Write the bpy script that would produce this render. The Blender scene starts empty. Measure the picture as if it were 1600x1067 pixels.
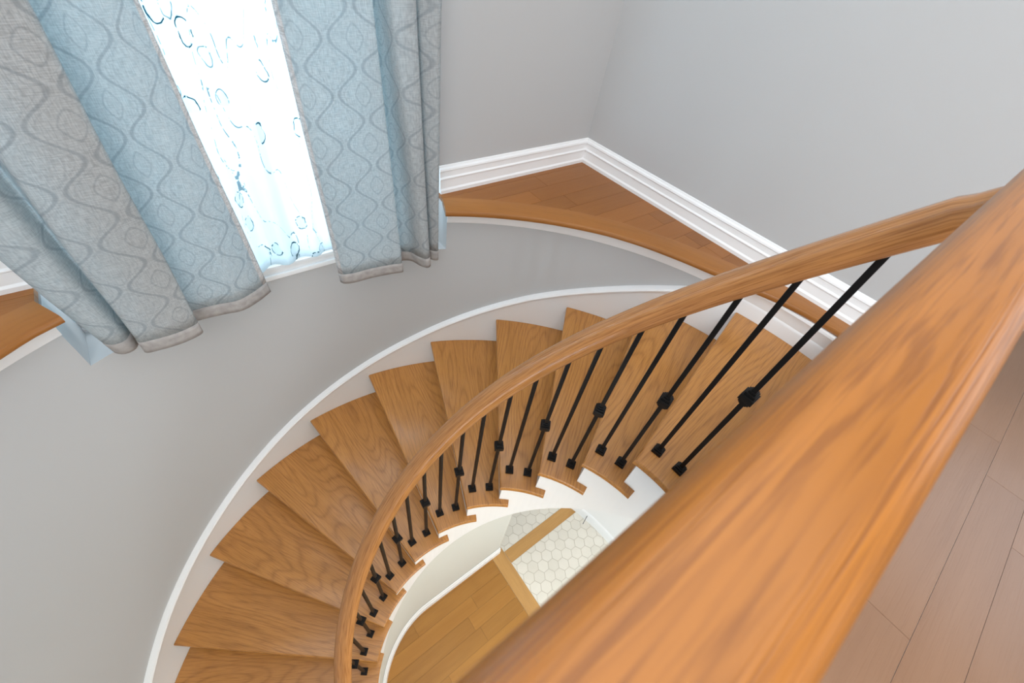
import bpy, bmesh, math, random
from math import sin, cos, pi, radians, sqrt, atan2
from mathutils import Vector, Matrix

# ------------------------------------------------------------------ camera, world, lights, exposure
scene = bpy.context.scene
C = scene.collection
PHI = radians(13.35)                     # survey frame -> house frame (X along the hall, Y towards the window wall)
CAM = Vector((-0.29489, 0.03449, 1.18311))
CAM.rotate(Matrix.Rotation(PHI, 3, 'Z'))
cam_d = bpy.data.cameras.new('camera')
cam = bpy.data.objects.new('camera', cam_d); C.objects.link(cam)
cam.location = CAM
cam.matrix_world = (Matrix.Translation(CAM) @ Matrix.Rotation(5.255375 + PHI, 4, 'Z') @
                    Matrix.Rotation(0.748493, 4, 'X') @ Matrix.Rotation(0.203222, 4, 'Z'))
cam_d.sensor_width = 36.0
cam_d.lens = 36.0 * 654.023 / 1600.0
cam_d.clip_start = 0.01
cam_d.dof.use_dof = True
cam_d.dof.focus_distance = 2.1
cam_d.dof.aperture_fstop = 7.5
scene.camera = cam

scene.view_settings.view_transform = 'Standard'
scene.view_settings.look = 'None'
scene.view_settings.gamma = 1.0
scene.view_settings.use_curve_mapping = False
scene.view_settings.exposure = 0.18

world = bpy.data.worlds.new('world'); scene.world = world
world.use_nodes = True
wb = world.node_tree.nodes['Background']
wb.inputs['Color'].default_value = (0.80, 0.93, 1.0, 1)
wb.inputs['Strength'].default_value = 1.2

def area(name, loc, aim, size, sy, power, col):
    d = bpy.data.lights.new(name, 'AREA'); d.shape = 'RECTANGLE'
    d.size = size; d.size_y = sy; d.energy = power; d.color = col
    o = bpy.data.objects.new(name, d); C.objects.link(o)
    o.location = loc
    o.rotation_euler = (Vector(aim) - Vector(loc)).to_track_quat('-Z', 'Y').to_euler()
    return o
area('window_daylight', (0.06, 2.0, 1.15), (0.0, 0.0, 0.2), 1.3, 2.3, 44, (0.84, 0.93, 1.0))
area('stairwell_top_fill', (0.0, 0.1, 2.72), (0.0, 0.1, 0), 3.0, 2.6, 40, (0.98, 0.99, 1.0))  # added soft overhead panel that lifts the whole stairwell; no fixture behind it
area('hall_left_fill', (-1.70, -1.3, 1.55), (1.5, 0.7, 0.1), 1.8, 1.9, 72, (0.92, 0.97, 1.0))  # fill added from the left to brighten the right and curved walls
area('hall_front_fill', (0.3, -2.9, 1.5), (0.2, 1.5, 0.2), 3.6, 2.0, 18, (0.95, 0.98, 1.0))  # large added fill facing the window wall, raises the vertical surfaces
area('hall_top_fill', (-0.5, -1.6, 2.70), (-0.5, -1.6, 0), 2.2, 1.2, 12, (1.0, 0.98, 0.97))  # unseen overhead fill added for the hall
area('hall_window_daylight', (3.1, -1.6, 1.3), (0.5, -1.2, 0.2), 1.6, 1.9, 12, (0.66, 0.84, 1.0))
area('foyer_ceiling_light', (-0.2, -0.9, -0.24), (-0.1, -0.55, -2.6), 1.5, 1.0, 12, (1.0, 0.90, 0.68))
area('foyer_door_daylight', (1.0, -2.4, -1.2), (1.2, 0.4, -1.9), 1.2, 1.8, 32, (0.90, 0.95, 1.0))
area('foyer_left_fill', (-2.3, -1.0, -1.3), (1.4, 0.1, -1.2), 1.2, 1.6, 75, (0.74, 0.89, 1.0))  # cool fill added for stringer and lower curved wall; no window stands here

# ------------------------------------------------------------------ constants of the stair
H = 0.19; DTH = 0.24511; NK = 14
FZ = 0.175; LZ = -NK * H                 # upper and lower floor level
OX, OY = -0.016, 0.0195
RT, RI, RB = 1.5698, 0.5438, 0.6267      # tread outer, tread inner, baluster radius
RW = 1.587
def a2(thw): return thw + PHI            # survey angle -> house angle
def rout(thw, R): return R + OX * cos(thw) + OY * sin(thw)
def pol(r, thw, z=0.0): return Vector((r * cos(a2(thw)), r * sin(a2(thw)), z))
def rail_r(t): u = (t - 1) / 1.5; return 0.6294 + 0.0065 * u + 0.0017 * u * u
def rail_z(t):
    tt = min(t, 2.65); u = (tt - 1) / 1.5
    z = 0.679 - 0.0809 * u - 0.0502 * u * u - 0.0453 * u ** 3 - H * t / DTH
    return z

# ------------------------------------------------------------------ node helpers
class NT:
    def __init__(s, name):
        s.m = bpy.data.materials.new(name); s.m.use_nodes = True
        s.t = s.m.node_tree; s.t.nodes.clear()
        s.out = s.t.nodes.new('ShaderNodeOutputMaterial')
    def n(s, typ, ins=None, **kw):
        nd = s.t.nodes.new(typ)
        for k, v in kw.items(): setattr(nd, k, v)
        for k, v in (ins or {}).items():
            sk = nd.inputs[k]
            if isinstance(v, bpy.types.NodeSocket): s.t.links.new(v, sk)
            else: sk.default_value = v
        return nd
    def math(s, op, a, b=0.0, c=0.0, clamp=False):
        nd = s.n('ShaderNodeMath', {0: a, 1: b, 2: c}, operation=op); nd.use_clamp = clamp
        return nd.outputs[0]
    def mix(s, f, a, b, mode='MIX'):
        nd = s.n('ShaderNodeMix', data_type='RGBA', blend_type=mode)
        for i, v in ((0, f), (6, a), (7, b)):
            if isinstance(v, bpy.types.NodeSocket): s.t.links.new(v, nd.inputs[i])
            else: nd.inputs[i].default_value = v
        return nd.outputs[2]
    def ramp(s, f, stops):
        nd = s.n('ShaderNodeValToRGB', {0: f})
        e = nd.color_ramp.elements
        while len(e) < len(stops): e.new(0.5)
        for i, (p, c) in enumerate(stops):
            e[i].position = p; e[i].color = c if len(c) == 4 else (*c, 1)
        return nd.outputs[0]
    def done(s, sh): s.t.links.new(sh, s.out.inputs['Surface']); return s.m
    def principled(s, col, rough=0.5, bump=None, bs=0.1, bd=0.001, spec=0.5, coat=0.0):
        p = s.n('ShaderNodeBsdfPrincipled', {'Base Color': col, 'Roughness': rough, 'Specular IOR Level': spec})
        if coat: p.inputs['Coat Weight'].default_value = coat; p.inputs['Coat Roughness'].default_value = 0.22
        if bump is not None:
            b = s.n('ShaderNodeBump', {'Height': bump, 'Strength': bs, 'Distance': bd})
            s.t.links.new(b.outputs[0], p.inputs['Normal'])
        return p.outputs[0]
def g(v): return (v, v, v)

def paint(name, col, rough=0.6, bs=0.08):
    k = NT(name)
    tc = k.n('ShaderNodeTexCoord').outputs['Object']
    no = k.n('ShaderNodeTexNoise', {'Vector': tc, 'Scale': 260.0, 'Detail': 2.0}).outputs[0]
    lo = k.n('ShaderNodeTexNoise', {'Vector': tc, 'Scale': 1.6, 'Detail': 2.0}).outputs[0]
    c = k.mix(lo, (*[v * 0.985 for v in col], 1), (*[min(1, v * 1.015) for v in col], 1))
    return k.done(k.principled(c, rough, no, bs, 0.0006, 0.3))

def wood(name, base, dark, light, coords='Object', ring=1.0, rough=0.34, freq=9.0, pore=0.5, rot=0.0, coat=0.25, attr=None, along=0.55, cross=4.2, blotch=16.0, ps=(9.0, 260.0)):
    """grain runs along local X"""
    k = NT(name)
    tc = k.n('ShaderNodeTexCoord').outputs[coords]
    rnd = k.n('ShaderNodeObjectInfo').outputs['Random']
    vec = k.n('ShaderNodeMapping', {'Vector': tc, 'Rotation': (0, 0, rot)}).outputs[0]
    off = k.n('ShaderNodeCombineXYZ', {'X': k.math('MULTIPLY', rnd, 37.0), 'Y': k.math('MULTIPLY', rnd, 11.0), 'Z': 0.0}).outputs[0]
    vec = k.n('ShaderNodeVectorMath', {0: vec, 1: off}, operation='ADD').outputs[0]
    if attr:
        at = k.n('ShaderNodeAttribute', attribute_name=attr, attribute_type='GEOMETRY').outputs['Fac']
        of2 = k.n('ShaderNodeCombineXYZ', {'X': k.math('MULTIPLY', at, 53.0), 'Y': k.math('MULTIPLY', at, 17.0), 'Z': 0.0}).outputs[0]
        vec = k.n('ShaderNodeVectorMath', {0: vec, 1: of2}, operation='ADD').outputs[0]
    v1 = k.n('ShaderNodeMapping', {'Vector': vec, 'Scale': (along * 1.6, cross, cross)}).outputs[0]
    n1 = k.n('ShaderNodeTexNoise', {'Vector': v1, 'Scale': 1.0, 'Detail': 1.5, 'Roughness': 0.45}).outputs[0]
    rings = k.math('FRACT', k.math('MULTIPLY', n1, freq))
    tri = k.math('ABSOLUTE', k.math('SUBTRACT', k.math('MULTIPLY', rings, 2.0), 1.0))
    v3 = k.n('ShaderNodeMapping', {'Vector': vec, 'Scale': (ps[0], ps[1], ps[1])}).outputs[0]
    n3 = k.n('ShaderNodeTexNoise', {'Vector': v3, 'Scale': 1.0, 'Detail': 2.0, 'Roughness': 0.6}).outputs[0]
    v4 = k.n('ShaderNodeMapping', {'Vector': vec, 'Scale': (1.3, blotch, blotch)}).outputs[0]
    n4 = k.n('ShaderNodeTexNoise', {'Vector': v4, 'Scale': 1.0, 'Detail': 3.0}).outputs[0]
    c = k.ramp(n4, [(0.3, base), (0.7, light)])
    rr = k.ramp(tri, [(0.0, g(1.0)), (0.42, g(0.15)), (0.85, g(0.0))])
    rr = k.math('MULTIPLY', rr, k.ramp(n3, [(0.25, g(1.0)), (0.75, g(0.35))]))
    c = k.mix(k.math('MULTIPLY', rr, ring), c, (*dark, 1))
    pr = k.ramp(n3, [(0.36, g(1.0)), (0.5, g(0.0))])
    c = k.mix(k.math('MULTIPLY', pr, pore), c, (*dark, 1))
    if attr:
        f = k.math('ADD', 0.90, k.math('MULTIPLY', at, 0.20))
        cc = k.n('ShaderNodeCombineXYZ', {'X': f, 'Y': f, 'Z': f}).outputs[0]
        c = k.mix(1.0, c, cc, 'MULTIPLY')
    hgt = k.math('SUBTRACT', 1.0, k.math('ADD', k.math('MULTIPLY', rr, 0.6), pr))
    return k.done(k.principled(c, rough, hgt, 0.25, 0.0006, 0.5, coat))

def curtain_mat():
    k = NT('curtain_fabric')
    uv = k.n('ShaderNodeTexCoord').outputs['UV']
    sp = k.n('ShaderNodeSeparateXYZ', {0: uv})
    u, v = sp.outputs[0], sp.outputs[1]
    P_, Q_ = 0.175, 0.150
    A_ = k.math('MULTIPLY', k.math('COSINE', k.math('MULTIPLY', v, 2 * pi / Q_)), 0.185 * P_)
    def wrap(x): return k.math('SUBTRACT', k.math('MULTIPLY', k.math('FRACT', k.math('ADD', k.math('DIVIDE', x, P_), 0.5)), P_), P_ / 2)
    d1 = k.math('ABSOLUTE', wrap(k.math('SUBTRACT', u, A_)))
    d2 = k.math('ABSOLUTE', wrap(k.math('ADD', k.math('SUBTRACT', u, P_ / 2), A_)))
    dd = k.math('MINIMUM', d1, d2)
    def band(x, c, w): return k.math('SUBTRACT', 1.0, k.math('DIVIDE', k.math('ABSOLUTE', k.math('SUBTRACT', x, c)), w), clamp=True)
    L = k.math('MULTIPLY', band(dd, 0.0, 0.0075), 1.6, clamp=True)
    L = k.math('MAXIMUM', L, k.math('MULTIPLY', band(dd, 0.017, 0.003), 0.40))
    for fu, fv, sc in ((0.25, 0.5, 1.0), (0.75, 0.0, 1.75)):
        du = k.math('ABSOLUTE', wrap(k.math('SUBTRACT', u, fu * P_)))
        vv = k.math('SUBTRACT', k.math('FRACT', k.math('ADD', k.math('DIVIDE', v, Q_), 0.5 - fv)), 0.5)
        dv = k.math('ABSOLUTE', k.math('MULTIPLY', vv, Q_))
        r = k.math('POWER', k.math('ADD', k.math('POWER', k.math('DIVIDE', du, 0.0235 * sc), 1.4), k.math('POWER', k.math('DIVIDE', dv, 0.034 * sc), 1.4)), 0.714)
        L = k.math('MAXIMUM', L, k.math('MULTIPLY', band(r, 1.0, 0.15 / sc), 0.85 if sc == 1.0 else 0.40))
        L = k.math('MAXIMUM', L, k.math('MULTIPLY', band(r, 0.55, 0.13), 0.22))
    wv = k.n('ShaderNodeMapping', {'Vector': uv, 'Scale': (380.0, 45.0, 1.0)}).outputs[0]
    w1 = k.n('ShaderNodeTexNoise', {'Vector': wv, 'Scale': 1.0, 'Detail': 1.0}).outputs[0]
    wh = k.n('ShaderNodeMapping', {'Vector': uv, 'Scale': (45.0, 380.0, 1.0)}).outputs[0]
    w2 = k.n('ShaderNodeTexNoise', {'Vector': wh, 'Scale': 1.0, 'Detail': 1.0}).outputs[0]
    w = k.math('ADD', w1, w2)
    base = k.ramp(k.math('MULTIPLY', w, 0.5), [(0.36, (0.44, 0.425, 0.42)), (0.62, (0.70, 0.685, 0.68))])
    c = k.mix(k.math('MULTIPLY', L, 0.42), base, (0.27, 0.30, 0.33, 1))
    tcol = k.mix(k.math('MULTIPLY', L, 0.5), (0.62, 0.80, 0.84, 1), (0.32, 0.50, 0.56, 1))
    b = k.n('ShaderNodeBump', {'Height': w, 'Strength': 0.25, 'Distance': 0.001}).outputs[0]
    d = k.n('ShaderNodeBsdfDiffuse', {'Color': c, 'Normal': b}).outputs[0]
    t = k.n('ShaderNodeBsdfTranslucent', {'Color': tcol, 'Normal': b}).outputs[0]
    tf = k.math('ADD', 0.04, k.math('MULTIPLY', k.math('GREATER_THAN', u, 0.022), 0.36))
    return k.done(k.n('ShaderNodeMixShader', {0: tf, 1: d, 2: t}).outputs[0])

def hem_mat():
    k = NT('curtain_hem_fabric')
    uv = k.n('ShaderNodeTexCoord').outputs['UV']
    w1 = k.n('ShaderNodeTexNoise', {'Vector': uv, 'Scale': 40.0, 'Detail': 3.0}).outputs[0]
    c = k.ramp(w1, [(0.3, (0.32, 0.30, 0.29)), (0.7, (0.42, 0.395, 0.38))])
    return k.done(k.principled(c, 0.9, w1, 0.2, 0.001, 0.1))

def sheer_mat():
    k = NT('sheer_fabric')
    uv = k.n('ShaderNodeTexCoord').outputs['UV']
    nz = k.n('ShaderNodeTexNoise', {'Vector': uv, 'Scale': 26.0, 'Detail': 2.0}).outputs['Color']
    wv = k.n('ShaderNodeVectorMath', {0: nz, 1: (0.022, 0.022, 0.0)}, operation='MULTIPLY').outputs[0]
    pv = k.n('ShaderNodeVectorMath', {0: uv, 1: wv}, operation='ADD').outputs[0]
    pv = k.n('ShaderNodeMapping', {'Vector': pv, 'Scale': (1.45, 0.95, 1.0)}).outputs[0]
    vo = k.n('ShaderNodeTexVoronoi', {'Vector': pv, 'Scale': 10.0, 'Randomness': 1.0}, voronoi_dimensions='2D', feature='F1')
    d = vo.outputs['Distance']
    rnd = k.n('ShaderNodeSeparateXYZ', {0: vo.outputs['Color']}).outputs[0]
    ringr = k.math('ADD', 0.17, k.math('MULTIPLY', rnd, 0.17))
    ring = k.math('SUBTRACT', 1.0, k.math('DIVIDE', k.math('ABSOLUTE', k.math('SUBTRACT', d, ringr)), 0.034), clamp=True)
    su = k.n('ShaderNodeSeparateXYZ', {0: uv}).outputs[0]
    low = k.n('ShaderNodeTexNoise', {'Vector': k.n('ShaderNodeMapping', {'Vector': uv, 'Scale': (9.0, 3.2, 1.0)}).outputs[0], 'Scale': 1.0, 'Detail': 0.0}).outputs[0]
    stripe = k.math('GREATER_THAN', low, 0.47)
    stn = k.n('ShaderNodeTexNoise', {'Vector': k.n('ShaderNodeMapping', {'Vector': uv, 'Scale': (8.0, 2.6, 1.0)}).outputs[0], 'Scale': 1.0, 'Detail': 1.0}).outputs[0]
    stem = k.math('LESS_THAN', k.math('ABSOLUTE', k.math('SUBTRACT', stn, 0.5)), 0.0035)
    pick = k.math('GREATER_THAN', rnd, 0.42)
    brk = k.n('ShaderNodeTexNoise', {'Vector': uv, 'Scale': 60.0}).outputs[0]
    mask = k.math('MULTIPLY', k.math('MULTIPLY', ring, stripe), pick)
    mask = k.math('MULTIPLY', mask, k.math('GREATER_THAN', brk, 0.42))
    fill = k.math('MULTIPLY', k.math('MULTIPLY', k.math('LESS_THAN', d, ringr), pick), k.math('MULTIPLY', stripe, 0.10))
    stem = k.math('MULTIPLY', stem, k.math('GREATER_THAN', brk, 0.50))
    mask = k.math('MAXIMUM', k.math('MULTIPLY', mask, k.math('ADD', 0.35, rnd)), k.math('MULTIPLY', stem, 0.6), clamp=True)
    m2 = k.math('MAXIMUM', mask, fill)
    col = k.mix(m2, (0.80, 0.91, 0.96, 1), (0.01, 0.13, 0.18, 1))
    t = k.n('ShaderNodeBsdfTranslucent', {'Color': col}).outputs[0]
    df = k.n('ShaderNodeBsdfDiffuse', {'Color': col}).outputs[0]
    tr = k.n('ShaderNodeBsdfTransparent', {'Color': (0.95, 0.99, 1.0, 1)}).outputs[0]
    a = k.n('ShaderNodeMixShader', {0: 0.30, 1: t, 2: df}).outputs[0]
    fac = k.math('MULTIPLY', 0.22, k.math('SUBTRACT', 1.0, mask))
    return k.done(k.n('ShaderNodeMixShader', {0: fac, 1: a, 2: tr}).outputs[0])

def metal_mat():
    k = NT('black_iron')
    tc = k.n('ShaderNodeTexCoord').outputs['Object']
    no = k.n('ShaderNodeTexNoise', {'Vector': tc, 'Scale': 400.0}).outputs[0]
    return k.done(k.principled((0.005, 0.005, 0.0055, 1), 0.45, no, 0.15, 0.0004, 0.22))

def tile_mat():
    k = NT('hexagon_tile')
    tc = k.n('ShaderNodeTexCoord').outputs['Object']
    at = k.n('ShaderNodeAttribute', attribute_name='var', attribute_type='GEOMETRY').outputs['Fac']
    no = k.n('ShaderNodeTexNoise', {'Vector': tc, 'Scale': 14.0, 'Detail': 4.0}).outputs[0]
    f = k.math('ADD', k.math('MULTIPLY', at, 0.5), k.math('MULTIPLY', no, 0.5))
    c = k.ramp(f, [(0.2, (0.78, 0.735, 0.65)), (0.8, (0.86, 0.815, 0.73))])
    return k.done(k.principled(c, 0.4, no, 0.05, 0.0005))

def glass_mat():
    k = NT('window_glass')
    t = k.n('ShaderNodeBsdfTransparent', {'Color': (0.97, 0.99, 1, 1)}).outputs[0]
    gl = k.n('ShaderNodeBsdfGlossy', {'Color': (1, 1, 1, 1), 'Roughness': 0.02}).outputs[0]
    return k.done(k.n('ShaderNodeMixShader', {0: 0.06, 1: t, 2: gl}).outputs[0])

M = {}
M['wall'] = paint('wall_paint', (0.520, 0.525, 0.530))
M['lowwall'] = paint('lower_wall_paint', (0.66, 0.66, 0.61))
M['white'] = paint('white_trim_paint', (0.90, 0.91, 0.92), 0.32, 0.03)
M['ceil'] = paint('ceiling_paint', (0.82, 0.82, 0.81))
M['oak'] = wood('oak_tread', (0.46, 0.198, 0.042), (0.22, 0.076, 0.014), (0.54, 0.24, 0.058), ring=0.60, freq=26.0, pore=0.42, along=0.42, rough=0.30, coat=0.30)
M['rail'] = wood('oak_handrail', (0.46, 0.200, 0.062), (0.25, 0.092, 0.024), (0.53, 0.24, 0.080), coords='UV', ring=0.6, freq=13.0, pore=0.6, rough=0.27, along=0.5, cross=30.0, blotch=90.0, coat=0.3)
M['guard'] = wood('oak_guard_rail', (0.345, 0.122, 0.014), (0.19, 0.058, 0.006), (0.40, 0.145, 0.020), coords='UV', ring=0.50, freq=8.0, pore=0.6, rough=0.32, along=1.6, cross=105.0, blotch=140.0, coat=0.0, ps=(9.0, 330.0))
M['maple'] = wood('maple_plank', (0.27, 0.092, 0.012), (0.19, 0.060, 0.008), (0.31, 0.112, 0.018), ring=0.22, freq=5.0, pore=0.12, attr='var', rough=0.42, coat=0.0)
M['maplehall'] = wood('maple_plank_hall', (0.285, 0.150, 0.082), (0.22, 0.11, 0.058), (0.315, 0.17, 0.095), ring=0.18, freq=4.0, pore=0.10, attr='var', rough=0.34, coat=0.5)
M['maplelow'] = wood('maple_plank_foyer', (0.37, 0.158, 0.022), (0.25, 0.095, 0.012), (0.42, 0.19, 0.032), ring=0.25, freq=5.0, pore=0.12, attr='var', rough=0.42, coat=0.05)
M['edge'] = wood('maple_nosing', (0.32, 0.120, 0.022), (0.22, 0.08, 0.014), (0.37, 0.145, 0.030), coords='UV', ring=0.3, freq=6.0, pore=0.2, rough=0.38, coat=0.05)
M['strip'] = wood('oak_border_strip', (0.55, 0.29, 0.085), (0.36, 0.17, 0.045), (0.62, 0.34, 0.11), coords='UV', ring=0.25, freq=6.0, pore=0.2, rough=0.35)
M['gap'] = paint('plank_gap', (0.10, 0.05, 0.025))
M['grout'] = paint('tile_grout', (0.66, 0.61, 0.53))
M['curtain'] = curtain_mat(); M['hem'] = hem_mat(); M['sheer'] = sheer_mat()
M['iron'] = metal_mat(); M['tile'] = tile_mat(); M['glass'] = glass_mat()
M['chrome'] = paint('dark_metal', (0.10, 0.10, 0.11), 0.3)

# ------------------------------------------------------------------ mesh helpers
def link(name, bm, mat, parent=None, smooth=True, angle=35, mats=None):
    bmesh.ops.recalc_face_normals(bm, faces=bm.faces[:])
    me = bpy.data.meshes.new(name); bm.to_mesh(me); bm.free()
    for mm in (mats or [mat]): me.materials.append(mm)
    if smooth:
        me.polygons.foreach_set('use_smooth', [True] * len(me.polygons))
        me.set_sharp_from_angle(angle=radians(angle))
    o = bpy.data.objects.new(name, me); C.objects.link(o)
    if parent: o.parent = parent
    return o
def struct(o, kind='structure'): o['kind'] = kind; return o
def thing(name, label, cat, loc=(0, 0, 0), group=None):
    o = bpy.data.objects.new(name, None); C.objects.link(o)
    o.empty_display_size = 0.1; o.location = loc
    return tag(o, label, cat, group)
def tag(o, label, cat, group=None):
    o['label'] = label; o['category'] = cat
    if group: o['group'] = group
    return o
def box(bm, x0, x1, y0, y1, z0, z1, mtx=None, bev=0.0):
    vs = [bm.verts.new((x, y, z)) for x in (x0, x1) for y in (y0, y1) for z in (z0, z1)]
    fs = [(0, 1, 3, 2), (4, 6, 7, 5), (0, 4, 5, 1), (2, 3, 7, 6), (0, 2, 6, 4), (1, 5, 7, 3)]
    F = [bm.faces.new([vs[i] for i in f]) for f in fs]
    if bev:
        es = list({e for f in F for e in f.edges})
        r = bmesh.ops.bevel(bm, geom=es, offset=bev, segments=2, profile=0.6, affect='EDGES')
        vs = list({v for f in r['faces'] for v in f.verts} | {v for v in vs if v.is_valid})
    if mtx is not None: bmesh.ops.transform(bm, matrix=mtx, verts=vs)
    return vs
def quad(bm, *p): return bm.faces.new([bm.verts.new(q) for q in p])
def prism(bm, pts, z0, z1):
    a = [bm.verts.new((p[0], p[1], z0)) for p in pts]; b = [bm.verts.new((p[0], p[1], z1)) for p in pts]
    n = len(pts)
    bm.faces.new(a[::-1]); bm.faces.new(b)
    for i in range(n): bm.faces.new((a[i], a[(i + 1) % n], b[(i + 1) % n], b[i]))
def sweep(bm, path, frames, prof, caps=True, closed=True):
    """path: points; frames: (side, up) per point; prof: (a, b) offsets. UV: x = length, y = girth"""
    uvl = bm.loops.layers.uv.verify()
    L = [0.0]
    for i in range(1, len(path)): L.append(L[-1] + (path[i] - path[i - 1]).length)
    profs = prof if isinstance(prof[0], list) else [prof] * len(path); prof = profs[0]
    n = len(prof); gg = [0.0]
    for i in range(1, n + 1):
        a, b = prof[i - 1], prof[i % n]; gg.append(gg[-1] + sqrt((a[0] - b[0]) ** 2 + (a[1] - b[1]) ** 2))
    rings = [[bm.verts.new(p + s * a + u * b) for a, b in pf] for p, (s, u), pf in zip(path, frames, profs)]
    m = n if closed else n - 1
    for i in range(len(path) - 1):
        for j in range(m):
            f = bm.faces.new((rings[i][j], rings[i][(j + 1) % n], rings[i + 1][(j + 1) % n], rings[i + 1][j]))
            for lp, q in zip(f.loops, ((L[i], gg[j]), (L[i], gg[j + 1]), (L[i + 1], gg[j + 1]), (L[i + 1], gg[j]))): lp[uvl].uv = q
    if caps and closed:
        bm.faces.new(rings[0][::-1]); bm.faces.new(rings[-1])
    return rings
def superell(w, h, n=2.6, N=32):
    o = []
    for i in range(N):
        t = 2 * pi * i / N; c, s = cos(t), sin(t)
        o.append((w * math.copysign(abs(c) ** (2 / n), c), h * math.copysign(abs(s) ** (2 / n), s)))
    return o
UP = Vector((0, 0, 1))
def arc_frames(path, centre=Vector((0, 0, 0)), level=True):
    fr = []
    for p in path:
        s = Vector((p.x - centre.x, p.y - centre.y, 0)).normalized(); fr.append((s, UP.copy()))
    return fr
def lin(a, b, n): return [a + (b - a) * i / (n - 1) for i in range(n)]
def interp(x, xs, ys):
    if x <= xs[0]: return ys[0]
    for i in range(1, len(xs)):
        if x <= xs[i]: return ys[i - 1] + (ys[i] - ys[i - 1]) * (x - xs[i - 1]) / (xs[i] - xs[i - 1])
    return ys[-1]
def clip(poly, a, b, c):
    """keep the part of the polygon where a x + b y >= c"""
    o = []
    for i in range(len(poly)):
        p, q = poly[i - 1], poly[i]
        dp, dq = a * p[0] + b * p[1] - c, a * q[0] + b * q[1] - c
        if (dp >= 0) != (dq >= 0):
            t = dp / (dp - dq); o.append((p[0] + (q[0] - p[0]) * t, p[1] + (q[1] - p[1]) * t))
        if dq >= 0: o.append(q)
    return o
def planks(bm, region, rows, z, seed=1, gap=0.0012, thick=0.002, fixed=None):
    """rows: y edges; fixed: {row: [joint x,...]}"""
    rnd = random.Random(seed)
    var = bm.faces.layers.float.get('var') or bm.faces.layers.float.new('var')
    x0 = min(p[0] for p in region) - 0.1; x1 = max(p[0] for p in region) + 0.1
    for r in range(len(rows) - 1):
        xs = [x0] + sorted(fixed.get(r, [])) if fixed and r in fixed else None
        if xs is None:
            xs = [x0 - rnd.random() * 0.9]
            while xs[-1] < x1: xs.append(xs[-1] + rnd.uniform(0.45, 1.15))
        else: xs.append(x1 + 0.3)
        for i in range(len(xs) - 1):
            pl = clip(region, 1, 0, xs[i] + gap / 2); pl = clip(pl, -1, 0, -(xs[i + 1] - gap / 2)) if len(pl) > 2 else []
            pl = clip(pl, 0, 1, rows[r] + gap / 2) if len(pl) > 2 else []
            pl = clip(pl, 0, -1, -(rows[r + 1] - gap / 2)) if len(pl) > 2 else []
            q = []
            for p in pl:
                if not q or (abs(p[0] - q[-1][0]) + abs(p[1] - q[-1][1])) > 1e-5: q.append(p)
            v = rnd.random()
            if len(q) > 2:
                if abs(q[0][0] - q[-1][0]) + abs(q[0][1] - q[-1][1]) < 1e-5: q.pop()
                if len(q) > 2:
                    n0 = len(bm.faces)
                    prism(bm, q, z - thick, z)
                    bm.faces.ensure_lookup_table()
                    for f in bm.faces[n0:]: f[var] = v

# ------------------------------------------------------------------ the setting: floors, walls, ceiling
XR0, XR1 = 1.573, 1.810                  # right wall x at the back corner and at y = -3
def xr(y): return XR0 + (1.542 - y) * (XR1 - XR0) / 4.522
XH = 3.2; YH = -0.35
XL = -1.75; YB = 1.542; YF = -3.0; CZ = 2.75

# upper hall floor: slab, then boards on it
bm = bmesh.new()
prism(bm, [(XL, YF), (XH, YF), (XH, YH), (xr(YH), YH), (xr(-0.035), -0.035), (XL, -0.035)], FZ - 0.26, FZ - 0.0025)
struct(link('floor', bm, M['white'], smooth=False))
rows = [-0.55 - 0.105 * i for i in range(24)][::-1] + [-0.445, -0.34, -0.235, -0.13, -0.035]
fx = {}
for i, y in enumerate(rows[:-1]):
    if abs(y + 0.55) < 1e-6: fx[i] = [-1.2, -0.35, 0.616, 1.515]
    if abs(y + 0.655) < 1e-6: fx[i] = [-1.4, -0.5, 0.40, 1.32]
    if abs(y + 0.76) < 1e-6: fx[i] = [-1.1, -0.1, 1.109]
bm = bmesh.new()
planks(bm, [(XL, YF), (XH, YF), (XH, YH), (xr(YH), YH), (xr(-0.035), -0.035), (XL, -0.035)], rows, FZ, 3, fixed=fx)
fl = struct(link('floor', bm, M['maplehall'], smooth=False))
# nosing along the open edge of the hall floor
bm = bmesh.new()
pr = [(0.0, -0.028), (0.0, 0.0), (-0.012, 0.0), (0.018, 0.0)]
sweep(bm, [Vector((x, -0.03, FZ - 0.014)) for x in (XL, xr(0))], [(Vector((0, 1, 0)), UP)] * 2,
      [(-0.004, 0.0125), (0.006, 0.0125), (0.011, 0.009), (0.013, 0.0), (0.011, -0.009), (0.006, -0.013), (-0.004, -0.013)])
struct(link('trim_1', bm, M['edge']))

# lower floor
bm = bmesh.new(); prism(bm, [(0.6, YF), (xr(YF), YF), (1.9, 2.0), (-0.35, 2.0), (-0.35, 0.60), (0.6, 0.60)], LZ - 0.2, LZ - 0.0025)
struct(link('floor', bm, M['grout'], smooth=False))
bm = bmesh.new(); prism(bm, [(-2.6, YF), (0.6, YF), (0.6, 0.60), (-0.35, 0.60), (-0.35, 2.0), (-2.6, 2.0)], LZ - 0.2, LZ - 0.0022)
struct(link('floor', bm, M['gap'], smooth=False))
bm = bmesh.new()
rows = [0.332 - 0.1075 * i for i in range(32)][::-1] + [0.4395, 0.547, 0.62]
fx = {}
for i, y in enumerate(rows[:-1]):
    if abs(y - (0.332 - 0.1075)) < 1e-6: fx[i] = [-1.3, -0.62, 0.218]
planks(bm, [(-2.6, YF), (0.611, YF), (0.611, 0.575), (-0.9, 0.575), (-2.6, 0.575)], rows, LZ, 11, fixed=fx)
struct(link('floor', bm, M['maplelow'], smooth=False))
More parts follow.
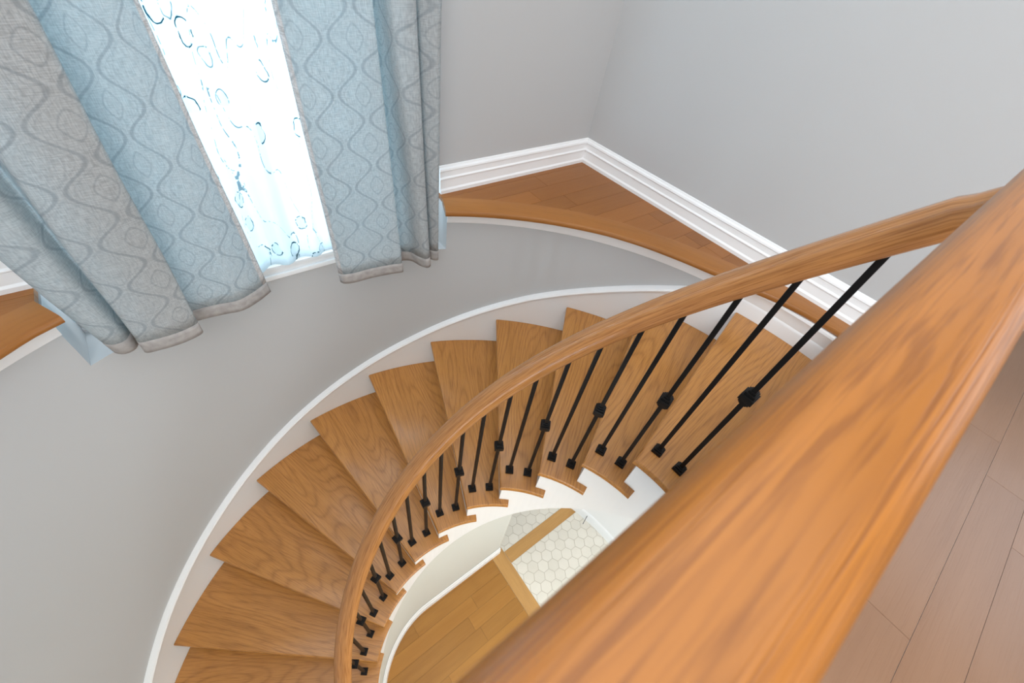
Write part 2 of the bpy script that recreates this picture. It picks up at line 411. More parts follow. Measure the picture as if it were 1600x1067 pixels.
# oak border strips between boards and tiles
for nm, x0, x1, y0, y1, ax in (('trim_2', 0.7275, 1.60, 0.4455, 0.5495, 0), ('trim_3', 0.6125, 0.7245, YF, 0.5945, 1)):
    bm = bmesh.new(); uvl = bm.loops.layers.uv.verify()
    box(bm, x0, x1, y0, y1, LZ - 0.002, LZ + 0.001)
    for f in bm.faces:
        for lp in f.loops:
            c = lp.vert.co; lp[uvl].uv = (c.x, c.y) if ax == 0 else (c.y, c.x)
    struct(link(nm, bm, M['strip'], smooth=False))
# hexagon tiles
bm = bmesh.new(); var = bm.faces.layers.float.new('var'); rnd = random.Random(4)
s = 0.052; wx = s * 1.5; wy = s * sqrt(3)
regions = [[(0.726, -0.9), (1.66, -0.9), (1.66, 0.444), (0.726, 0.444)], [(0.726, 0.551), (1.66, 0.551), (1.66, 1.4), (0.726, 1.4)],
           [(-0.3, 0.70), (0.725, 0.70), (0.725, 1.55), (-0.3, 1.55)]]
for i in range(-8, 26):
    for j in range(-12, 20):
        cx, cy = i * wx, j * wy + (i % 2) * wy / 2
        hexa = [(cx + (s - 0.0022) * cos(pi / 3 * q), cy + (s - 0.0022) * sin(pi / 3 * q)) for q in range(6)]
        for R in regions:
            p = clip(hexa, 1, 0, R[0][0])
            for a, b, c in ((-1, 0, -R[1][0]), (0, 1, R[0][1]), (0, -1, -R[2][1])):
                if len(p) > 2: p = clip(p, a, b, c)
            if len(p) > 2:
                n0 = len(bm.faces); v = rnd.random()
                try: prism(bm, p, LZ - 0.002, LZ)
                except ValueError: continue
                bm.faces.ensure_lookup_table()
                for f in bm.faces[n0:]: f[var] = v
struct(link('floor', bm, M['tile'], smooth=False))

# window opening in the back wall
WX0, WX1, WZ0, WZ1 = -0.760, 0.634, -0.09, 2.35
WY = 1.590                                # inner face of the window frame
def wall_box(bm, x0, x1, z0, z1): box(bm, x0, x1, YB, YB + 0.24, z0, z1)
bm = bmesh.new()
wall_box(bm, XL, WX0, FZ - 0.3, CZ); wall_box(bm, WX1, XR0, FZ - 0.3, CZ); wall_box(bm, WX0, WX1, WZ1, CZ)
struct(link('wall_back', bm, M['wall'], smooth=False))
bm = bmesh.new()
prism(bm, [(xr(YB), YB), (xr(YH), YH), (XH, YH), (XH, YH + .15), (xr(YH) + .15, YH + .15), (xr(YB) + .15, YB)], FZ - 0.3, CZ)
struct(link('wall_right', bm, M['wall'], smooth=False))
bm = bmesh.new(); box(bm, XL - 0.15, XL, YF, YB, FZ - 0.3, CZ); struct(link('wall_left', bm, M['wall'], smooth=False))
bm = bmesh.new(); box(bm, XL, XH, YF - 0.15, YF, FZ - 0.3, CZ); struct(link('wall_front', bm, M['wall'], smooth=False))
bm = bmesh.new(); box(bm, XH, XH + .15, YF, YH, FZ - 0.3, CZ); struct(link('wall_hall', bm, M['wall'], smooth=False))
bm = bmesh.new(); box(bm, XL - 0.15, XH + .15, YF - 0.15, YB + 0.24, CZ, CZ + 0.1); struct(link('ceiling', bm, M['ceil'], smooth=False))
# lower storey walls round the foyer
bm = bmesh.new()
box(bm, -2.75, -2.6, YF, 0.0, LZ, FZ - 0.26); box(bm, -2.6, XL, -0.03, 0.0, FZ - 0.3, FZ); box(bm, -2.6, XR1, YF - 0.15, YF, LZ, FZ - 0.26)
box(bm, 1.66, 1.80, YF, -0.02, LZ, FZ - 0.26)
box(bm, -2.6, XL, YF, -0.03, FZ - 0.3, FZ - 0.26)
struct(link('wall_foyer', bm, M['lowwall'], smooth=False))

# curved stair wall
cx = Vector((OX, OY, 0)); cx.rotate(Matrix.Rotation(PHI, 3, 'Z'))
T0, T1 = -PHI - 0.03, radians(196)
TA, TB = [math.acos((x_ - cx.x) / RW) - PHI for x_ in (0.634, -0.760)]  # window niche between these angles
bm = bmesh.new()
ths = sorted(set([T0 + (T1 - T0) * i / 130 for i in range(131)] + [TA, TB]))
prev = None
def wpt(t, R, z): p = Vector((OX, OY, 0)); p.rotate(Matrix.Rotation(PHI, 3, 'Z')); return p + pol(R, t, z)
for t0, t1 in zip(ths[:-1], ths[1:]):
    mid = (t0 + t1) / 2
    top = WZ0 - 0.003 if TA < mid < TB else FZ - 0.01
    for R in (RW, RW + 0.02):
        quad(bm, wpt(t0, R, LZ), wpt(t1, R, LZ), wpt(t1, R, top), wpt(t0, R, top))
    quad(bm, wpt(t0, RW, top), wpt(t1, RW, top), wpt(t1, RW + 0.02, top), wpt(t0, RW + 0.02, top))
bmesh.ops.remove_doubles(bm, verts=bm.verts[:], dist=1e-5)
struct(link('wall_curved', bm, M['wall'], angle=30))

# white lower wall beyond the tiles, under the flight
bm = bmesh.new()
q = lin(T0, radians(62), 40)
for R_ in (RW - 0.008, RW - 0.001):
    for u, v in zip(q[:-1], q[1:]):
        zu, zv = [-0.52 - H * t / DTH for t in (u, v)]
        quad(bm, wpt(u, R_, LZ), wpt(v, R_, LZ), wpt(v, R_, zv), wpt(u, R_, zu))
bmesh.ops.remove_doubles(bm, verts=bm.verts[:], dist=1e-5)
struct(link('wall_closet', bm, M['white'], angle=30))
bm = bmesh.new()
path = [wpt(t, RW - 0.008, LZ) for t in q]
sweep(bm, path, arc_frames(path, cx), [(0.0, 0.0), (-0.014, 0.0), (-0.014, 0.10), (-0.006, 0.12), (0.0, 0.125)])
struct(link('baseboard_closet', bm, M['white'], angle=30))

# niche: sill surface and cheeks under the ledge
bm = bmesh.new()
def ycirc(x, R=RW): return cx.y + sqrt(max(0.0, R * R - (x - cx.x) ** 2))
xs = lin(WX0, WX1, 90)
front = [(x, ycirc(x, RW - 0.0006)) for x in xs]
prism(bm, front + [(WX1, WY + 0.03), (WX0, WY + 0.03)], WZ0 - 0.03, WZ0)
box(bm, WX0 - 0.02, WX0, ycirc(WX0), YB, WZ0, FZ - 0.03)
box(bm, WX1, WX1 + 0.02, ycirc(WX1), YB, WZ0, FZ - 0.03)
struct(link('wall_niche', bm, M['wall'], smooth=False))

# ------------------------------------------------------------------ window
win = bpy.data.objects.new('window_1', None); C.objects.link(win); win['kind'] = 'structure'; win.location = (0, WY, WZ0)
inv = Matrix.Translation((0, -WY, -WZ0))
def wpart(name, bm, mat, **kw):
    bmesh.ops.transform(bm, matrix=inv, verts=bm.verts[:]); return link(name, bm, mat, win, **kw)
bm = bmesh.new()
# stepped casing along the bottom
for z0, z1, yo in ((WZ0, WZ0 + 0.022, 0.0), (WZ0 + 0.022, WZ0 + 0.040, 0.010), (WZ0 + 0.040, WZ0 + 0.062, 0.004), (WZ0 + 0.062, WZ0 + 0.085, 0.022)):
    box(bm, WX0, WX1, WY + yo, WY + 0.10, z0, z1, bev=0.002)
wpart('sill', bm, M['white'])
bm = bmesh.new()
for x0, x1 in ((WX0, WX0 + 0.06), (WX1 - 0.06, WX1), (-0.09, -0.04)):
    box(bm, x0, x1, WY + 0.04, WY + 0.10, WZ0 + 0.08, WZ1, bev=0.003)
box(bm, WX0, WX1, WY + 0.04, WY + 0.10, WZ1 - 0.06, WZ1, bev=0.003)
box(bm, WX0 + .06, WX1 - .06, WY + 0.045, WY + 0.095, WZ0 + 0.085, WZ0 + 0.13, bev=0.003)
wpart('window_frame', bm, M['white'])
bm = bmesh.new()
box(bm, WX0 + 0.05, WX1 - 0.05, WY + 0.068, WY + 0.072, WZ0 + 0.12, WZ1 - 0.05)
wpart('pane', bm, M['glass'], smooth=False)

# ------------------------------------------------------------------ ledges over the curved wall
LT = [-13.6, -10.8, -7.4, -4.0, -0.5, 3.6, 8.0, 13.8, 19.6, 25.4, 31.2, 36.9, 42.6, 48.2, 53.7, 104.6, 107.3, 110.6, 130, 170]
LR = [r_ + 0.026 for r_ in (1.524, 1.520, 1.512, 1.500, 1.480, 1.470, 1.464, 1.466, 1.472, 1.475, 1.472, 1.471, 1.471, 1.473, 1.476, 1.503, 1.508, 1.500, 1.490, 1.49)]
def lr(t): return interp(math.degrees(t), LT, LR)
def ledge(name, label, t0, t1, xe, back, seed):
    """t0..t1 angle range of the free edge; xe = x of the end beside the window"""
    root = thing(name, label, 'ledge', (0, 0, 0), 'curved corner ledges beside the stair window')
    ts = lin(t0, t1, 48)
    path = [pol(lr(t), t, FZ - 0.014) for t in ts]
    path = [p for p in path if (p.x <= xe if xe > 0 else p.x >= xe) or True]
    bw = 0.115
    bm = bmesh.new()
    prof = [(0.010, 0.014), (0.003, 0.0115), (0.0, 0.005), (0.0, -0.006), (0.004, -0.0125), (0.012, -0.015), (bw, -0.015), (bw, 0.014)]
    # keep the board inside the walls
    uvl = bm.loops.layers.uv.verify()
    rings = []
    for t in ts:
        r = []
        for a, b in prof:
            p = pol(lr(t) + a, t, FZ - 0.014 + b)
            if p.x > xr(p.y) - 0.004: p.x = xr(p.y) - 0.004
            if p.y > YB - 0.002: p.y = YB - 0.002
            r.append(bm.verts.new(p))
        rings.append(r)
    Ls = [i * 0.03 for i in range(len(ts))]; n = len(prof)
    for i in range(len(ts) - 1):
        for j in range(n):
            try: f = bm.faces.new((rings[i][j], rings[i][(j + 1) % n], rings[i + 1][(j + 1) % n], rings[i + 1][j]))
            except ValueError: continue
            for lp, q in zip(f.loops, ((Ls[i], j * .015), (Ls[i], j * .015 + .015), (Ls[i + 1], j * .015 + .015), (Ls[i + 1], j * .015))): lp[uvl].uv = q
    bm.faces.new(rings[0][::-1]); bm.faces.new(rings[-1])
    link('nosing', bm, M['edge'], root)
    reg = [(p.x, p.y) for p in (pol(lr(t) + bw - 0.002, t) for t in ts)]
    reg = [p for p in reg if p[0] < xr(p[1]) - 0.004 and p[1] < YB]
    bm = bmesh.new()
    regf = reg + back
    rows = [-0.4 + 0.105 * i for i in range(20)]
    planks(bm, regf, rows, FZ - 0.0006, seed, thick=0.02)
    link('plank', bm, M['maple'], root, smooth=False)
    # white moulding under the nosing
    bm = bmesh.new()
    fp = [(0.0, 0.0), (-0.030, 0.0), (-0.030, -0.012), (-0.024, -0.020), (-0.020, -0.034), (-0.012, -0.052), (-0.012, -0.070), (-0.008, -0.078), (0.0, -0.080)]
    ts2 = lin(max(t0, TB if xe < 0 else -9), min(t1, TA if xe > 0 else 9), 60)
    path = [wpt(t, RW - 0.001, FZ - 0.030) for t in ts2]
    sweep(bm, path, arc_frames(path, cx), fp)
    link('moulding', bm, M['white'], root)
    return root
yy = 1.5415
ledge('curved_ledge', 'maple corner ledge with curved front edge beside the right curtain, above the treads', -PHI - 0.01, radians(53.9), WX1,
      [(WX1 + 0.001, yy), (XR0 - 0.002, yy), (xr(0.3) - 0.002, 0.3)], 5)
ledge('curved_ledge', 'maple corner ledge cut off by the left photo edge, beside the left curtain', radians(104.3), radians(168), WX0,
      [(XL, 0.3), (XL, yy), (WX0 - 0.001, yy)], 8)

# ------------------------------------------------------------------ baseboards
BP = [(0.0, 0.0), (0.022, 0.0), (0.022, 0.016), (0.016, 0.024), (0.014, 0.062), (0.018, 0.066), (0.018, 0.070), (0.012, 0.076), (0.011, 0.100), (0.015, 0.104), (0.013, 0.112), (0.006, 0.118), (0.004, 0.124), (0.0, 0.126)]
def baseboard(name, a, b, side, z, hs=1.0):
    bm = bmesh.new()
    sweep(bm, [Vector((*a, z)), Vector((*b, z))], [(Vector((*side, 0)).normalized(), UP)] * 2, [(p, q * hs) for p, q in BP])
    return struct(link(name, bm, M['white'], angle=20))
ang = math.atan2(XR1 - XR0, -4.522)
nr = Vector((-4.522, -(XR1 - XR0))).normalized()
baseboard('baseboard_right', (xr(YB), YB), (xr(YH), YH), (nr.x, nr.y), FZ - 0.001)
baseboard('baseboard_back', (WX1 + 0.002, YB), (XR0, YB), (0, -1), FZ - 0.001)
baseboard('baseboard_left', (XL, YB), (WX0 - 0.002, YB), (0, -1), FZ - 0.001)

# skirt board with bead on the curved wall
SA = [-15, 5.7, 10.5, 21.5, 34.8, 49, 59.8, 72.6, 89.2, 97.1, 106.1, 114.9, 122.7, 132, 196]
SH = [0.105, 0.110, 0.108, 0.106, 0.115, 0.107, 0.100, 0.107, 0.122, 0.127, 0.138, 0.155, 0.168, 0.165, 0.165]
def skz(t): return min(FZ - 0.105 + 0.002, interp(math.degrees(t), SA, SH) - H * t / DTH) if t < 0.1 else interp(math.degrees(t), SA, SH) - H * t / DTH
def skz(t):
    z = interp(math.degrees(t), SA, SH) - H * t / DTH
    lim = FZ - 0.100
    return z if z < lim else lim
bm = bmesh.new()
ts = lin(T0, radians(190), 150)
path = [wpt(t, RW, skz(t)) for t in ts]
def skprof(z):
    w = max(0.0, min(1.0, (FZ - 0.100 - z) / 0.03))
    return [(a if a > -0.0152 else -0.0152 + (a + 0.0152) * w, b) for a, b in [(0.0, 0.0), (-0.012, -0.002), (-0.026, -0.008), (-0.030, -0.018), (-0.027, -0.029), (-0.0185, -0.038), (-0.0150, -0.046), (-0.0150, -0.40), (0.0, -0.40)]]
sweep(bm, path, arc_frames(path, cx), [skprof(p.z) for p in path])
struct(link('trim_4', bm, M['white'], angle=40))

# ------------------------------------------------------------------ the staircase
st = thing('staircase', 'curved oak staircase with open white stringer, turning down beside the curved grey wall', 'staircase', (0, 0, LZ))
TT = 0.028
def tread_mesh(th0=0.0):
    """local frame: rotated so that +X runs along the middle of the tread; top at z = 0"""
    mid = -DTH / 2
    bm = bmesh.new()
    back_in, back_main = -1.45 * DTH, -DTH - 0.03
    NR = 14
    outer = [(rout(0, RT), 0)]
    pts = []
    # front (nosing) edge from inside to outside, straight line
    def P(r, t): return (r * cos(t - mid), r * sin(t - mid))
    def RO(t): return rout(th0 + t, RT + 0.001)
    pts.append(P(RI, 0.0009)); pts.append(P(RO(0), 0.0))
    for i in range(1, NR + 1): pts.append(P(RO(back_main * i / NR), back_main * i / NR))
    pts.append(P(0.592, back_main)); pts.append(P(0.586, back_in))
    for i in range(NR): pts.append(P(RI, back_in + (0 - back_in) * i / NR))
    a = [bm.verts.new((x, y, -TT)) for x, y in pts]; b = [bm.verts.new((x, y, 0)) for x, y in pts]
    n = len(pts)
    bm.faces.new(a); top = bm.faces.new(b[::-1])
    for i in range(n): bm.faces.new((a[i], b[i], b[(i + 1) % n], a[(i + 1) % n]))
    bmesh.ops.recalc_face_normals(bm, faces=bm.faces[:])
    # round the nosing, top and bottom
    es = []
    for e in bm.edges:
        v0, v1 = e.verts
        if abs(v0.co.z - v1.co.z) > 1e-6: continue
        def front(v): return abs(math.atan2(v.co.y, v.co.x) + mid) < 0.003
        def inner(v): return abs(v.co.xy.length - RI) < 2e-3
        if (front(v0) and front(v1)) or (inner(v0) and inner(v1)): es.append(e)
    bmesh.ops.bevel(bm, geom=es, offset=0.007, segments=3, profile=0.5, affect='EDGES')
    return bm
def riser_mesh():
    bm = bmesh.new(); mid = -DTH / 2
    t = -0.030
    p = [(0.592, t), (RT - 0.016, t * 0.6)]
    q = [(r * cos(a - mid), r * sin(a - mid)) for r, a in p]
    d = Vector((q[1][0] - q[0][0], q[1][1] - q[0][1])).normalized(); nn = Vector((-d.y, d.x)) * -0.016
    pts = [q[0], q[1], (q[1][0] + nn.x, q[1][1] + nn.y), (q[0][0] + nn.x, q[0][1] + nn.y)]
    prism(bm, pts, -H - 0.001, -TT)
    return bm
riser0 = link('riser', riser_mesh(), M['white'], st, smooth=False)
for k in range(NK):
    for o in (link('tread', tread_mesh(k * DTH), M['oak'], st, angle=30), riser0 if k == 0 else riser0.copy()):
        if k and o.name.startswith('riser'): C.objects.link(o); o.parent = st
        o.location = (cx.x * 0.0, 0, -k * H - LZ)
        o.rotation_euler = (0, 0, a2(k * DTH) - DTH / 2)
# top riser under the hall floor
bm = bmesh.new(); box(bm, 0.59, RT + 0.0, -0.060, -0.045, -0.001 - LZ, FZ - 0.03 - LZ)
link('riser', bm, M['white'], st, smooth=False)
# stringer: stepped on top, curved below
bm = bmesh.new()
def stringer_top(t, up):                 # z under the tread that covers angle t
    k = max(0, math.floor(t / DTH + 1 + (1e-6 if not up else -1e-6)))
    return -k * H - TT
r0, r1 = 0.5725, 0.590
tl = []
kk = -1
t = -PHI + 0.0
edges = sorted(set([-PHI] + [k * DTH - 0.018 / 0.59 for k in range(0, NK)] + [(NK - 1) * DTH - 0.02]))
segs = []
for k in range(NK):
    ta = max(-PHI, (k - 1) * DTH - 0.03); tb = k * DTH - 0.03
    segs.append((ta, tb, -k * H - TT + 0.001))
for ta, tb, zt in segs:
    q = lin(ta, tb, 6)
    for u, v in zip(q[:-1], q[1:]):
        def zb(t): return max(LZ + 0.001, -0.50 - H * t / DTH)
        P8 = [pol(r, t, z) for t in (u, v) for r in (r0, r1) for z in (zb(t), zt)]
        vs = [bm.verts.new(p - Vector((0, 0, LZ))) for p in P8]
        for f in ((0, 1, 3, 2), (4, 6, 7, 5), (0, 4, 5, 1), (2, 3, 7, 6), (0, 2, 6, 4), (1, 5, 7, 3)): bm.faces.new([vs[i] for i in f])
bmesh.ops.remove_doubles(bm, verts=bm.verts[:], dist=1e-5)
link('stringer', bm, M['white'], st, angle=30)['label'] = 'white painted stepped inner stringer'
# soffit closing the underside
bm = bmesh.new()
q = lin(-PHI, 1.95, 50)
for u, v in zip(q[:-1], q[1:]):
    zz = [-0.43 - H * t / DTH for t in (u, v)]
    a, b, c, d = pol(r1, u, zz[0]), pol(RW - 0.03, u, zz[0]), pol(RW - 0.03, v, zz[1]), pol(r1, v, zz[1])
    for dz in (0, 0.015): quad(bm, *[p + Vector((0, 0, dz - LZ)) for p in (a, b, c, d)])
bmesh.ops.remove_doubles(bm, verts=bm.verts[:], dist=1e-5)
link('soffit', bm, M['white'], st)

# wall closing the space under the stairs
def uwall(R, yw, z_of, x_end=0.685):
    pts = []
    tt = lin(radians(200) + PHI, pi / 2, 60)
    for a in tt: pts.append((R * cos(a), R * sin(a), a - PHI))
    for x in lin(0.03, x_end, 16): pts.append((x, yw, math.atan2(yw, x) - PHI))
    return pts
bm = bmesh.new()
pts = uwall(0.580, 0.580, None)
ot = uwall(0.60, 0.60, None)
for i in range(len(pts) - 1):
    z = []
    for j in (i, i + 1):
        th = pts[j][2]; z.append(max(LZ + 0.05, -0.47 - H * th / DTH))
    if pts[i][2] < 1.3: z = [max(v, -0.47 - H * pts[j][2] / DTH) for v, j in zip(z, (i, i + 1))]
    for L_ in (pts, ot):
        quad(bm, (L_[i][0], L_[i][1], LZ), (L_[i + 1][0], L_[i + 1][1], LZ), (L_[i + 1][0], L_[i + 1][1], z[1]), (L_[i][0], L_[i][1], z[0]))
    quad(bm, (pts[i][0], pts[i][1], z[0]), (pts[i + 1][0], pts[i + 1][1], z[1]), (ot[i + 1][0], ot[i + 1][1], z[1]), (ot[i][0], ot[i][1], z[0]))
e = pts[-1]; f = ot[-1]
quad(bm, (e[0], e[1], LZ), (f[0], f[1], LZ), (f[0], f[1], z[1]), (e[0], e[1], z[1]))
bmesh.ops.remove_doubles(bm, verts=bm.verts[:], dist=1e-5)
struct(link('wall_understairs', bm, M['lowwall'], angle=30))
bm = bmesh.new()
pts2 = uwall(0.578, 0.578, None, 0.687)
path = [Vector((p[0], p[1], LZ)) for p in pts2]
fr = []
for i, p in enumerate(path):
    d = (path[min(i + 1, len(path) - 1)] - path[max(i - 1, 0)]).normalized()
    fr.append((Vector((d.y, -d.x, 0)), UP))
sweep(bm, path, fr, [(0.0, 0.0), (0.016, 0.0), (0.016, 0.085), (0.010, 0.095), (0.010, 0.112), (0.004, 0.124), (0.0, 0.126)])
struct(link('baseboard_understairs', bm, M['white'], angle=30))

# small door stop wire on the lower wall
bm = bmesh.new()
p0 = wpt(radians(-1.0), RW - 0.004, LZ + 0.10); p1 = wpt(radians(-1.5), RW - 0.085, LZ + 0.035)
d = (p1 - p0); sd = d.cross(UP).normalized()
sweep(bm, [p0, p0 + d * .5, p1], [(sd, d.cross(sd).normalized())] * 3, superell(0.003, 0.003, 2, 8))
tag(link('door_stop', bm, M['chrome']), 'thin dark wire door stop low on the white wall beyond the hexagon tiles', 'door stop')

# ------------------------------------------------------------------ stair railing
ra = thing('stair_railing', 'oak handrail on black square iron balusters, curving down the inner side of the stairs', 'railing', (0, 0, LZ))
bm = bmesh.new()
ts = lin(radians(-14.6), radians(192), 170)
path = [pol(rail_r(t), t, rail_z(t)) for t in ts]
pre = [pol(rail_r(t), t, rail_z(radians(-14.6)) + dz) for t, dz in ((radians(-19.4), 0.052), (radians(-17.6), 0.034), (radians(-16.1), 0.014))]
path = pre + path
fr = []
for i, p in enumerate(path):
    d = (path[min(i + 1, len(path) - 1)] - path[max(i - 1, 0)]).normalized()
    s = Vector((p.x, p.y, 0)).normalized()
    u = s.cross(d).normalized()
    if u.z < 0: u = -u
    fr.append((s, u))
RP = superell(0.0365, 0.031, 2.5, 36)
path = [p - Vector((0, 0, LZ)) for p in path]
sweep(bm, path, fr, RP)
link('handrail', bm, M['rail'], ra, angle=60)
# ---- baluster with shoe and knuckle
def bar_bm(h):
    bm = bmesh.new(); box(bm, -0.0064, 0.0064, -0.0064, 0.0064, 0.0, h, bev=0.0008); return bm
def shoe_bm():
    bm = bmesh.new()
    box(bm, -0.0170, 0.0170, -0.0170, 0.0170, 0.0, 0.013, bev=0.0010)
    box(bm, -0.0130, 0.0130, -0.0130, 0.0130, 0.013, 0.022, bev=0.0010)
    box(bm, -0.0095, 0.0095, -0.0095, 0.0095, 0.022, 0.027, bev=0.001)
    return bm
def knuckle_bm():
    bm = bmesh.new()
    for w, z0, z1 in ((0.0100, -0.026, -0.019), (0.0140, -0.019, -0.010), (0.0180, -0.010, 0.010), (0.0140, 0.010, 0.019), (0.0100, 0.019, 0.026)):
        box(bm, -w, w, -w, w, z0, z1, bev=0.0007)
    return bm
shoe_src = knuck_src = None
def baluster(root, pos, rot, h, knuckle_z=None):
    global shoe_src, knuck_src
    b = link('baluster', bar_bm(h), M['iron'], root, angle=30)
    b['label'] = 'black square iron baluster'
    b.location = pos; b.rotation_euler = (0, 0, rot)
    if shoe_src is None:
        shoe_src = s_ = link('shoe', shoe_bm(), M['iron'], b, angle=30)
    else:
        s_ = shoe_src.copy(); C.objects.link(s_); s_.parent = b
    if knuckle_z is not None:
        if knuck_src is None:
            knuck_src = q_ = link('knuckle', knuckle_bm(), M['iron'], b, angle=30)
        else:
            q_ = knuck_src.copy(); C.objects.link(q_); q_.parent = b
        q_.location = (0, 0, knuckle_z)
    return b
for k in range(13):
    for off, kn in ((-0.0683, None), (-0.1987, 0.409)):
        t = k * DTH + off
        zt = -k * H
        p = pol(RB, t, zt - LZ)
        baluster(ra, p, a2(t), rail_z(t) - 0.024 - zt, kn)

# ------------------------------------------------------------------ landing railing in the foreground
RY = CAM.y - 0.0320; RZ = CAM.z - 0.1823
lrail = thing('landing_railing', 'straight oak guard rail of the upper landing, large and blurred in the foreground', 'railing', (-0.5, RY, FZ))
bm = bmesh.new()
xs = [0.690, 0.688, 0.682, 0.670, 0.655] + lin(0.64, -1.70, 60)
sc = [0.25, 0.5, 0.75, 0.92, 0.99] + [1.0] * 60
uvl = bm.loops.layers.uv.verify()
NP = superell(0.0360, 0.0350, 3.6, 48)
rings = [[bm.verts.new((x + 0.5, a * s_ + 0.0053 * (x + .3), RZ - FZ + b * s_ + 0.0275 * (x + .3))) for a, b in NP] for x, s_ in zip(xs, sc)]
for i in range(len(rings) - 1):
    for j in range(48):
        f = bm.faces.new((rings[i][j], rings[i][(j + 1) % 48], rings[i + 1][(j + 1) % 48], rings[i + 1][j]))
        for lp, (ii, jj) in zip(f.loops, ((i, j), (i, j + 1), (i + 1, j + 1), (i + 1, j))): lp[uvl].uv = (xs[ii] + 5, jj * 0.0044)
bm.faces.new(rings[0][::-1]); bm.faces.new(rings[-1])
link('handrail', bm, M['guard'], lrail, angle=60)
i = 0
x = 0.50
while x > -1.7:
    baluster(lrail, (x + 0.5, 0.0053 * (x + .3), 0.0), 0, RZ - FZ - 0.022 + 0.0275 * (x + .3), 0.46 if i % 2 else None)
    x -= 0.115; i += 1

# ------------------------------------------------------------------ curtains
def catmull(pts, n):
    out = []
    P = [pts[0]] + pts + [pts[-1]]
    for i in range(1, len(P) - 2):
        for j in range(n):
            t = j / n; a, b, c, d = P[i - 1], P[i], P[i + 1], P[i + 2]
            out.append(tuple(0.5 * ((2 * b[q]) + (-a[q] + c[q]) * t + (2 * a[q] - 5 * b[q] + 4 * c[q] - d[q]) * t * t + (-a[q] + 3 * b[q] - 3 * c[q] + d[q]) * t ** 3) for q in (0, 1)))
    out.append(pts[-1]); return out
def drape(name, label, hem, top, zh, ztop=2.18, cat='curtain', mat=None, nz=46, group=None, sub=6, thick=0.0015, hemcut=0.0, zref=0.9, wob=0.004):
    root = thing(name, label, cat, (hem[0][0], hem[0][1], 0), group)
    ox, oy = hem[0]
    A = catmull(hem, sub); B = catmull(top, sub)
    U = [0.0]
    for p, q in zip(A[:-1], A[1:]): U.append(U[-1] + sqrt((p[0] - q[0]) ** 2 + (p[1] - q[1]) ** 2))
    def surf(z0, z1, n, off=0.0):
        bm = bmesh.new(); uvl = bm.loops.layers.uv.verify(); g_ = []
        for z in lin(z0, z1, n):
            f = (z - zh) / (zref - zh); f = f if f < 1 else 1 + (f - 1) * 0.35
            row = []
            for i, (a, b) in enumerate(zip(A, B)):
                w = wob * sin(z * 9 + U[i] * 11) * min(1, abs(z - zh) * 3)
                row.append(bm.verts.new((a[0] + (b[0] - a[0]) * f - ox + w * 0.5, a[1] + (b[1] - a[1]) * f - oy + w - off, z + 0.003 * sin(U[i] * 15) * max(0, 1 - (z - zh) * 4))))
            g_.append((z, row))
        for (za, ra_), (zb_, rb_) in zip(g_[:-1], g_[1:]):
            for i in range(len(A) - 1):
                f = bm.faces.new((ra_[i], ra_[i + 1], rb_[i + 1], rb_[i]))
                for lp, q in zip(f.loops, ((U[i], za), (U[i + 1], za), (U[i + 1], zb_), (U[i], zb_))): lp[uvl].uv = q
        return bm
    o = link('panel', surf(zh + hemcut, ztop, nz), mat or M['curtain'], root, angle=180)
    md = o.modifiers.new('s', 'SOLIDIFY'); md.thickness = thick; md.offset = 0
    if hemcut:
        h = link('hem', surf(zh, zh + hemcut, 4), M['hem'], root, angle=180); h['label'] = 'brown-grey double layer hem'
        md = h.modifiers.new('s', 'SOLIDIFY'); md.thickness = 0.004; md.offset = 0
    return root
Lh = [(-.668, 1.41), (-.675, 1.385), (-.650, 1.365), (-.622, 1.375), (-.603, 1.42), (-.601, 1.385), (-.598, 1.345), (-.560, 1.335), (-.500, 1.330), (-.450, 1.338), (-.430, 1.352), (-.445, 1.372), (-.520, 1.392), (-.545, 1.408), (-.500, 1.422), (-.415, 1.422), (-.350, 1.412), (-.287, 1.400), (-.225, 1.425), (-.172, 1.462)][::-1]
Lt = [(-.810, 1.41), (-.815, 1.385), (-.760, 1.365), (-.680, 1.370), (-.640, 1.43), (-.610, 1.39), (-.585, 1.340), (-.540, 1.332), (-.480, 1.330), (-.420, 1.338), (-.402, 1.352), (-.415, 1.372), (-.490, 1.392), (-.515, 1.412), (-.470, 1.432), (-.385, 1.440), (-.340, 1.435), (-.290, 1.425), (-.250, 1.435), (-.219, 1.455)][::-1]
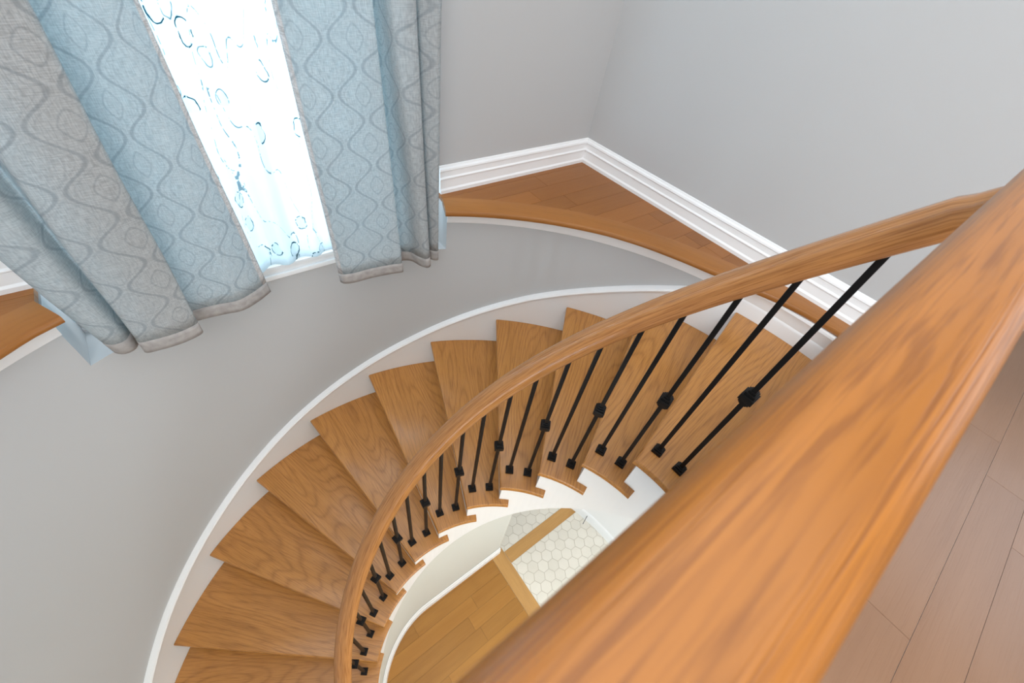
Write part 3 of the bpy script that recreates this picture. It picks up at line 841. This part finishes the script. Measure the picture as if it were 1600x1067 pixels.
drape('curtain', 'grey patterned curtain with broad folds on the left side of the window', Lh, Lt, -0.038, hemcut=0.05, group='grey patterned curtains at the stair window')
Rh = [(.086, 1.405), (.098, 1.385), (.140, 1.372), (.220, 1.368), (.300, 1.358), (.342, 1.350), (.346, 1.372), (.352, 1.412), (.380, 1.425), (.415, 1.400), (.432, 1.350), (.452, 1.322), (.472, 1.332), (.470, 1.365), (.435, 1.392), (.440, 1.410), (.475, 1.412), (.492, 1.400), (.505, 1.370), (.525, 1.358), (.533, 1.375), (.520, 1.40), (.475, 1.425)]
Rt = [(.061, 1.412), (.072, 1.392), (.110, 1.375), (.180, 1.368), (.255, 1.358), (.306, 1.352), (.312, 1.375), (.318, 1.412), (.338, 1.425), (.352, 1.400), (.358, 1.365), (.372, 1.345), (.430, 1.345), (.445, 1.368), (.400, 1.392), (.405, 1.412), (.440, 1.415), (.458, 1.400), (.470, 1.375), (.515, 1.360), (.542, 1.378), (.530, 1.40), (.470, 1.425)]
drape('curtain', 'grey patterned curtain with narrow folds on the right side of the window', Rh, Rt, -0.046, hemcut=0.05, group='grey patterned curtains at the stair window')
# the sheer
Sh = [(-.745 + i * 0.0565, 1.545 + (0.019 if i % 2 else -0.017) + 0.004 * sin(i * 2.3)) for i in range(25)]
St_ = [(-.745 + i * 0.0565, 1.545 + (0.019 if i % 2 else -0.017) + 0.004 * sin(i * 2.3)) for i in range(25)]
drape('sheer_curtain', 'white sheer curtain embroidered with leaf outlines, hanging between the two grey curtains', Sh, St_, 0.010, mat=M['sheer'], thick=0.0004, sub=4, wob=0.003)
# rod over the window
bm = bmesh.new()
for y in (1.39, 1.47):
    path = [Vector((x, y, 2.20)) for x in (-0.95, 0.85)]
    sweep(bm, path, [(Vector((0, 1, 0)), UP)] * 2, superell(0.012, 0.012, 2, 16))
for x in (-0.9, 0.8): box(bm, x - 0.008, x + 0.008, 1.38, YB, 2.192, 2.208)
tag(link('curtain_rod', bm, M['iron']), 'black double curtain rod across the top of the window, holding all curtains', 'curtain rod')
